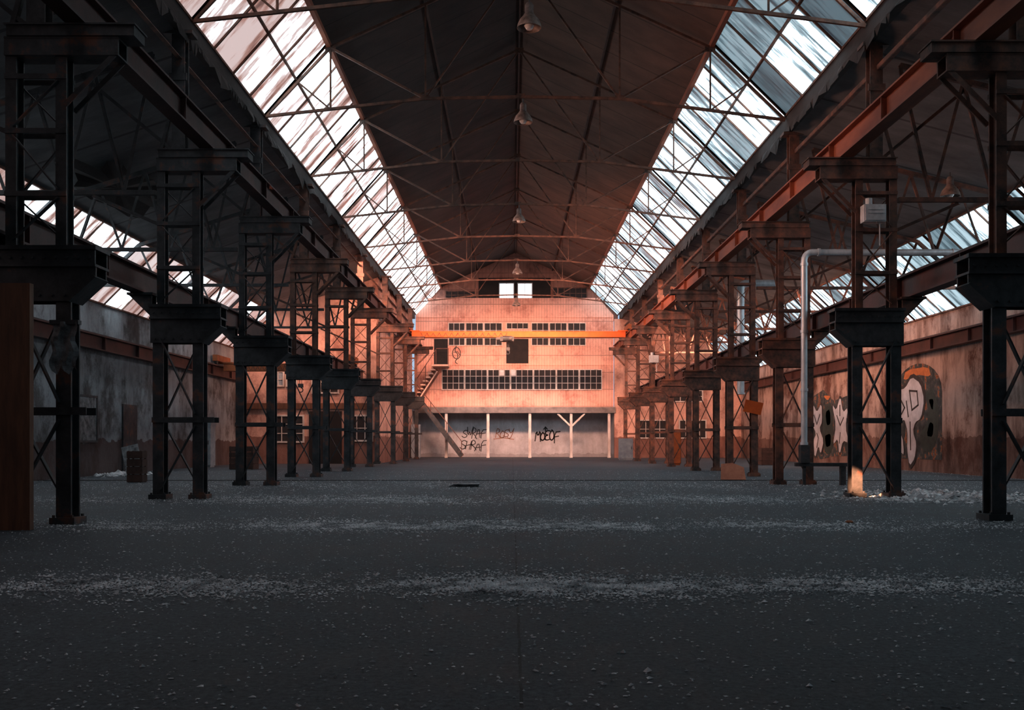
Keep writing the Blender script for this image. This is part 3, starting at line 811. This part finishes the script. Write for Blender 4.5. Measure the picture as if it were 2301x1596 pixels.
m = MB()
m.prism([(-.3, 0), (.32, .0), (.28, .33), (.0, .45), (-.28, .42)], -.015, .015)
o = obj('broken_board', m, 'card', loc=(5.55, 24.6, .01), label='broken orange-brown board leaning against a column foot', category='board')
o.rotation_euler = (math.radians(-22), 0, math.radians(-8))
o = obj('fallen_plank', MB().prism([(-.35, 0), (.3, 0), (.36, .05), (-.2, .06)], -.25, .2).bb(-.2, .35, -.3, .1, .05, .07), 'paper', loc=(-1.05, 21.2, .0), label='splintered grey plank lying on the floor', category='plank')
o = obj('red_rag', MB().lathe([(0, .03), (.03, .028), (.05, .012), (.045, 0)], 9), 'orange_dull', loc=(4.1, 11.9, 0), label='small crumpled orange-red scrap on the floor', category='scrap')

def chips(name, n, fn, mat, lab, smin=.008, smax=.03):
    m = MB()
    for _ in range(n):
        x, y = fn(); x = max(WL + .15, min(WR - .15, x)); s = random.uniform(smin, smax) * (1 if random.random() < .94 else 1.8); a = random.uniform(0, 6.28)
        z = random.uniform(.0, .003); h = s * random.uniform(.2, 1.1); i = len(m.v); kk = random.choice((3, 3, 4))
        for t in range(kk):
            u = a + 6.283 * t / kk + random.uniform(-.3, .3); m.v.append((x + s * math.cos(u), y + s * math.sin(u) * .8, z + random.uniform(0, h * .5)))
        m.v.append((x, y, z + h))
        for t in range(kk): m.f.append((i + t, i + (t + 1) % kk, i + kk))
    obj(name, m, mat, kind='stuff', label=lab, category='debris')
def band():
    c, sd = random.choice(((6.7, .20), (6.75, .38), (11.4, .3), (11.6, .55), (16.4, .6), (16.6, .9), (21.5, 1.2)))
    while True:
        y = random.gauss(c, sd); x = random.gauss(-.01 * y, .30 * y)
        if math.sin(x * 2.3 + y * 1.1) + math.sin(x * .9 - 2.0 * c) * .5 + random.uniform(-.4, 1.8) > 0: return x, max(y, 2)
chips('floor_debris', 60000, band, 'chip', 'pale glass and mortar chips strewn in bands on the floor', .004, .015)
chips('scattered_grit', 20000, lambda: ((lambda y: (random.uniform(-.52, .55) * y, y))(2.6 + 30 * random.random() ** 1.0)), 'chip', 'scattered pale grit on the floor', .003, .012)
chips('shard_heap', 1600, lambda: (random.gauss(7.6, .8), random.gauss(17.4, .9)), 'chip', 'heap of broken shards around a column foot', .015, .06)
chips('rubble_heap', 500, lambda: (random.gauss(-11.1, .2), random.gauss(27.8, .4)), 'chip', 'heap of pale rubble by the plaster wall', .04, .12)

# ------------------------------------------------------------------ graffiti
L = {
 'S': [[(1, .85), (.7, 1.02), (.25, .95), (.02, .72), (.3, .55), (.75, .42), (.95, .2), (.6, 0), (.2, .02), (-.1, .2)]],
 'H': [[(.15, 1.05), (.05, -.05)], [(.95, 1.1), (.75, -.1)], [(-.05, .42), (1.1, .62)]],
 'W': [[(-.05, 1.1), (.2, 0), (.5, .75), (.7, -.05), (1.1, 1.15)]],
 'R': [[(.1, -.1), (.15, 1.1), (.6, 1.05), (.85, .8), (.7, .55), (.1, .48), (.6, .3), (1.1, -.15)]],
 'A': [[(-.1, -.1), (.45, 1.15), (.85, -.05)], [(.0, .3), (1.05, .42)]],
 'F': [[(.15, -.15), (.1, 1.05), (1.15, 1.12)], [(.1, .5), (.9, .6)]],
 'T': [[(-.1, .95), (1.15, 1.08)], [(.55, 1.1), (.42, -.15)]],
 'O': [[(.55, 1.02), (.15, .8), (.02, .35), (.3, .0), (.75, .05), (.98, .4), (.85, .85), (.45, 1.05)]],
 'Y': [[(0, 1.05), (.3, .5), (.65, .55), (1, 1.1)], [(1, 1.1), (.7, .0), (.2, -.3), (-.15, -.1)]],
 'M': [[(-.05, -.05), (.15, 1.05), (.5, .35), (.9, 1.1), (1.02, -.1)]],
 'E': [[(1.0, .98), (.45, 1.02), (.08, .8), (.25, .55), (.7, .55), (.15, .45), (.05, .12), (.4, -.02), (1.0, .08)]],
}
def rnd_(pts):
    o = [pts[0]]
    for a, b, c in zip(pts, pts[1:], pts[2:]):
        o += [(a[0] * .3 + b[0] * .7, a[1] * .3 + b[1] * .7), (c[0] * .3 + b[0] * .7, c[1] * .3 + b[1] * .7)]
    o.append(pts[-1]); return o
def stroke(m, pts, w, mp):
    P = [Vector(mp(*p)) for p in pts]
    flat_y = all(abs(q.y - P[0].y) < 1e-6 for q in P)
    n_ = Vector((0, 1, 0)) if flat_y else Vector((1, 0, 0))
    for a, b in zip(P, P[1:]):
        d = (b - a)
        if d.length < 1e-6: continue
        d = d.normalized() * w * .45
        sd = n_.cross(d.normalized()) * w * .5
        A, B = a - d, b + d; t = n_ * .004
        i = len(m.v)
        for o_ in (-t, t):
            for q in (A - sd, A + sd, B + sd, B - sd): m.v.append(tuple(q + o_))
        for f in ((0, 3, 2, 1), (4, 5, 6, 7), (0, 1, 5, 4), (1, 2, 6, 5), (2, 3, 7, 6), (3, 0, 4, 7)):
            m.f.append(tuple(i + k_ for k_ in f))
def tag(word, x0, x1, z0, z1, y, w, mat, lab, extra=None, slant=.12):
    m = MB(); n = len(word); cw = (x1 - x0) / n
    for i, ch in enumerate(word):
        ox = cw * i; oz = random.uniform(-.05, .05); hs = random.uniform(.88, 1.2)
        for st_ in L[ch]:
            stroke(m, rnd_(st_) if len(st_) > 2 else st_, w, lambda u, v: (ox + cw * (-.05 + 1.1 * u) + slant * v * (z1 - z0), 0, oz + (z1 - z0) * v * hs))
    for e in (extra or []): stroke(m, e, w, lambda u, v: (u, 0, v))
    return obj('graffiti_tag', m, mat, loc=(x0, y, z0), label=lab, category='graffiti', group='spray-painted tags')
gy = 58.993
tag('SWRAF', -2.98, -1.62, 1.2, 1.66, gy, .05, 'ink', 'black spray-painted graffiti tag on grey wall')
tag('SHRAF', -3.1, -1.6, .46, .92, gy, .05, 'ink', 'black spray-painted graffiti tag on grey wall')
tag('ROSY', -1.0, .05, 1.18, 1.6, gy, .045, 'inkbrown', 'brown spray-painted graffiti tag on grey wall', [[(-.1, -.1), (.5, -.02), (1.1, -.12)]])
tag('MOEOF', 1.42, 2.8, .98, 1.48, gy, .075, 'ink', 'bold black spray-painted tag with arrow', [[(.6, .6), (.6, .8)], [(.5, .7), (.6, .82), (.7, .7)]], .05)
m = MB()
stroke(m, rnd_([(.25, .8), (.05, .6), (.0, .3), (.2, .05), (.4, .1), (.5, .4), (.4, .7), (.2, .75), (.15, .5), (.35, .35), (.3, .1), (.15, -.1), (.3, -.2)]), .045, lambda u, v: (u, 0, v))
stroke(m, [(.1, .45), (.3, .5), (.45, .3)], .035, lambda u, v: (u, 0, v))
obj('graffiti_tag', m, 'ink', loc=(-3.45, YW - .005, 5.62), label='looping black graffiti scribble on pink boards', category='graffiti', group='spray-painted tags')

# murals on right wall (plane x = WR, facing -x); u runs toward the near end
def mural(yc, w, h, z0, arch, blobs, lines, accents, lab):
    root = empty('wall_mural', (WR, yc, z0), label=lab, category='graffiti mural')
    if arch:
        pts = [(-w / 2, 0), (w / 2, 0), (w / 2, h * .68)] + [(w / 2 * math.cos(t), h * .68 + h * .32 * math.sin(t)) for t in [math.pi * i / 12 for i in range(1, 12)]] + [(-w / 2, h * .68)]
    else:
        pts = [(-w / 2, .0), (-w * .2, -.1), (w * .1, .05), (w / 2, .1), (w * .52, h * .5), (w * .42, h * .85), (w * .1, h * .8), (-w * .15, h * .98), (-w * .42, h * .9), (-w * .55, h * .45)]
    f = [(-u, v) for u, v in pts]
    obj('painted_background', MB().prismx(f, -.012, .0), 'mural', root)
    for b, mt in accents:
        obj('paint_accent', MB().prismx([(-u, v) for u, v in b], -.016, -.012), mt, root)
    for b in blobs:
        cx = sum(p[0] for p in b) / len(b); cz = sum(p[1] for p in b) / len(b)
        ol = [(-(cx + (u - cx) * 1.16), cz + (v - cz) * 1.10) for u, v in b]
        obj('letter_outline', MB().prismx(ol, -.019, -.012), 'ink', root)
        obj('letter_fill', MB().prismx([(-u, v) for u, v in b], -.024, -.019), 'whitespray', root)
    for l in lines:
        ml = MB(); stroke(ml, l, .06, lambda u, v: (-.028, -u, v))
        obj('letter_detail', ml, 'ink', root)
def smooth(pts, k=1):
    for _ in range(k):
        o = []
        for i in range(len(pts)):
            a, b = pts[i], pts[(i + 1) % len(pts)]
            o += [(a[0] * .8 + b[0] * .2, a[1] * .8 + b[1] * .2), (a[0] * .2 + b[0] * .8, a[1] * .2 + b[1] * .8)]
        pts = o
    return pts
# arch: one big P-like shape with hooked stem, dark rounded shape beside it
mural(31.9, 3.7, 3.1, .4, True,
      [smooth([(-1.65, 1.6), (-1.5, 2.3), (-.9, 2.35), (-.4, 2.7), (.3, 2.45), (.6, 1.9), (.35, 1.3), (-.1, 1.2), (-.3, .9), (.0, .5), (-.15, .0), (-.55, -.25), (-.75, .3), (-.7, .9), (-1.0, 1.35), (-1.35, 1.1)]),
       smooth([(-1.7, .95), (-1.15, .75), (-1.0, .1), (-1.4, .25), (-1.7, .1)])],
      [[(-.55, 2.25), (.05, 2.2), (.15, 1.75), (-.35, 1.6), (-.55, 2.25)], [(-1.3, 2.0), (-.95, 1.7), (-1.2, 1.5)], [(-.5, 1.2), (-.45, .3)], [(-.8, 1.9), (-.65, 1.4)]],
      [(smooth([(.6, 2.1), (1.2, 2.3), (1.7, 1.6), (1.6, .7), (1.1, .2), (.4, .3), (.2, .8), (.8, 1.1), (.9, 1.6)], 2), 'inkgreen'),
       (smooth([(-.9, 2.95), (.9, 2.95), (1.1, 2.6), (0, 2.75), (-1.1, 2.6)]), 'inkorange'),
       (smooth([(.75, .75), (1.2, .7), (1.3, 1.1), (1.0, 1.2)]), 'cabgrey'),
       (smooth([(.9, 1.9), (1.3, 1.9), (1.2, 1.5)]), 'inkorange')],
      'arched graffiti mural with one big white bubble shape on black')
mural(40.7, 5.4, 2.9, .3, False,
      [smooth([(-2.4, 1.5), (-2.2, 2.3), (-1.6, 1.9), (-1.0, 2.3), (-.9, 1.5), (-1.3, 1.2), (-.7, .7), (-1.1, .1), (-1.4, .5), (-1.9, -.1), (-2.1, .7), (-1.7, 1.0)]),
       smooth([(.4, 2.2), (.9, 1.9), (1.4, 2.5), (1.7, 1.8), (2.3, 2.0), (2.0, 1.2), (2.4, .6), (1.7, .7), (1.3, .1), (1.1, .8), (.5, .5), (.9, 1.3)])],
      [[(-2.0, 1.8), (-1.6, 1.4), (-1.2, 1.8)], [(-1.6, 1.0), (-1.4, .8), (-1.6, .4)], [(1.0, 1.7), (1.4, 1.3), (1.8, 1.6)], [(1.4, 1.0), (1.3, .6)], [(1.4, 2.1), (1.4, 1.7)]],
      [(smooth([(-.7, 2.2), (.3, 2.3), (.5, 1.2), (.4, .2), (-.5, .1), (-.9, .8)], 1), 'inkgreen'),
       (smooth([(-.5, 1.9), (.1, 2.0), (.2, 1.4), (-.3, 1.3)]), 'cabgrey'),
       (smooth([(-.6, .9), (.2, 1.0), (.2, .5), (-.4, .4)]), 'inkorange'),
       (smooth([(-.8, 2.6), (.2, 2.55), (-.2, 2.35)]), 'inkorange')],
      'wide graffiti mural with jagged white shapes on black and orange')

# ------------------------------------------------------------------ lights
def area(name, loc, direction, sx, sy, power, col, spread=180):
    d = bpy.data.lights.new(name, 'AREA'); d.shape = 'RECTANGLE'; d.size = sx; d.size_y = sy; d.energy = power; d.color = col
    d.spread = math.radians(spread)
    o = bpy.data.objects.new(name, d); COL.objects.link(o); o.location = loc
    o.rotation_euler = Vector(direction).to_track_quat('-Z', 'Y').to_euler()
WARM = (1.0, .45, .29)
area('added_warm_nave', (0, 43.0, 8.1), (0, 1, -.33), 8, 1.0, 620, WARM, 62)  # added lamp, stands in for sunlight on the boarded wall
area('added_cool_recess', (0, 52.5, 3.2), (0, 1, -.28), 8, .5, 32, (.8, .92, 1), 100)  # added fill lamp that brightens the recess, no fitting there
area('added_warm_left', (-8.6, 40.1, 6.0), (0, .75, -1), 4.5, .4, 75, WARM, 140)  # added wall washer for the left aisle end wall
area('added_warm_right', (9.8, 47, 5.6), (0, 1, -.3), 5, 1, 260, WARM, 110)  # added lamp warming the right aisle end wall
area('added_warm_mural', (8.0, 36, 5.6), (1, .3, -.4), 14, 1, 230, WARM, 130)  # added lamp brightening the mural wall
area('added_warm_columns', (-4.6, 35, 7.2), (1, .75, -.22), 14, 1, 700, WARM, 78)  # added lamp for the right column row, unlit back towards camera
area('added_warm_columns_left', (4.9, 38, 7.2), (-1, .6, -.22), 14, 1, 330, WARM, 80)  # added lamp giving the left columns warm edges
area('added_warm_runway', (-4.6, 19, 6.6), (1, .3, -.08), 10, .6, 130, WARM, 70)  # added lamp warming the right runway beam
d = bpy.data.lights.new('sun_patch', 'SPOT'); d.energy = 300000; d.spot_size = math.radians(1.7); d.spot_blend = .9; d.color = (1, .38, .18); d.shadow_soft_size = .02
o = bpy.data.objects.new('sun_patch', d); COL.objects.link(o); o.location = (-4.0, 8.0, 8.8)
o.rotation_euler = (Vector((6.04, 17.18, .26)) - Vector(o.location)).to_track_quat('-Z', 'Y').to_euler()

w = bpy.data.worlds.new('World'); scene.world = w; w.use_nodes = True
bg = w.node_tree.nodes['Background']; bg.inputs[0].default_value = (.55, .75, 1, 1); bg.inputs[1].default_value = .8

# ------------------------------------------------------------------ camera
cd = bpy.data.cameras.new('camera'); cam = bpy.data.objects.new('camera', cd); COL.objects.link(cam)
cam.location = (0, 0, 1.0); cam.rotation_euler = (math.radians(90), 0, 0)
cd.sensor_width = 36; cd.lens = 36 * 2200 / 2301; cd.shift_y = 192 / 2301; cd.clip_end = 300
scene.camera = cam
scene.view_settings.view_transform = 'Standard'
scene.view_settings.look = 'None'
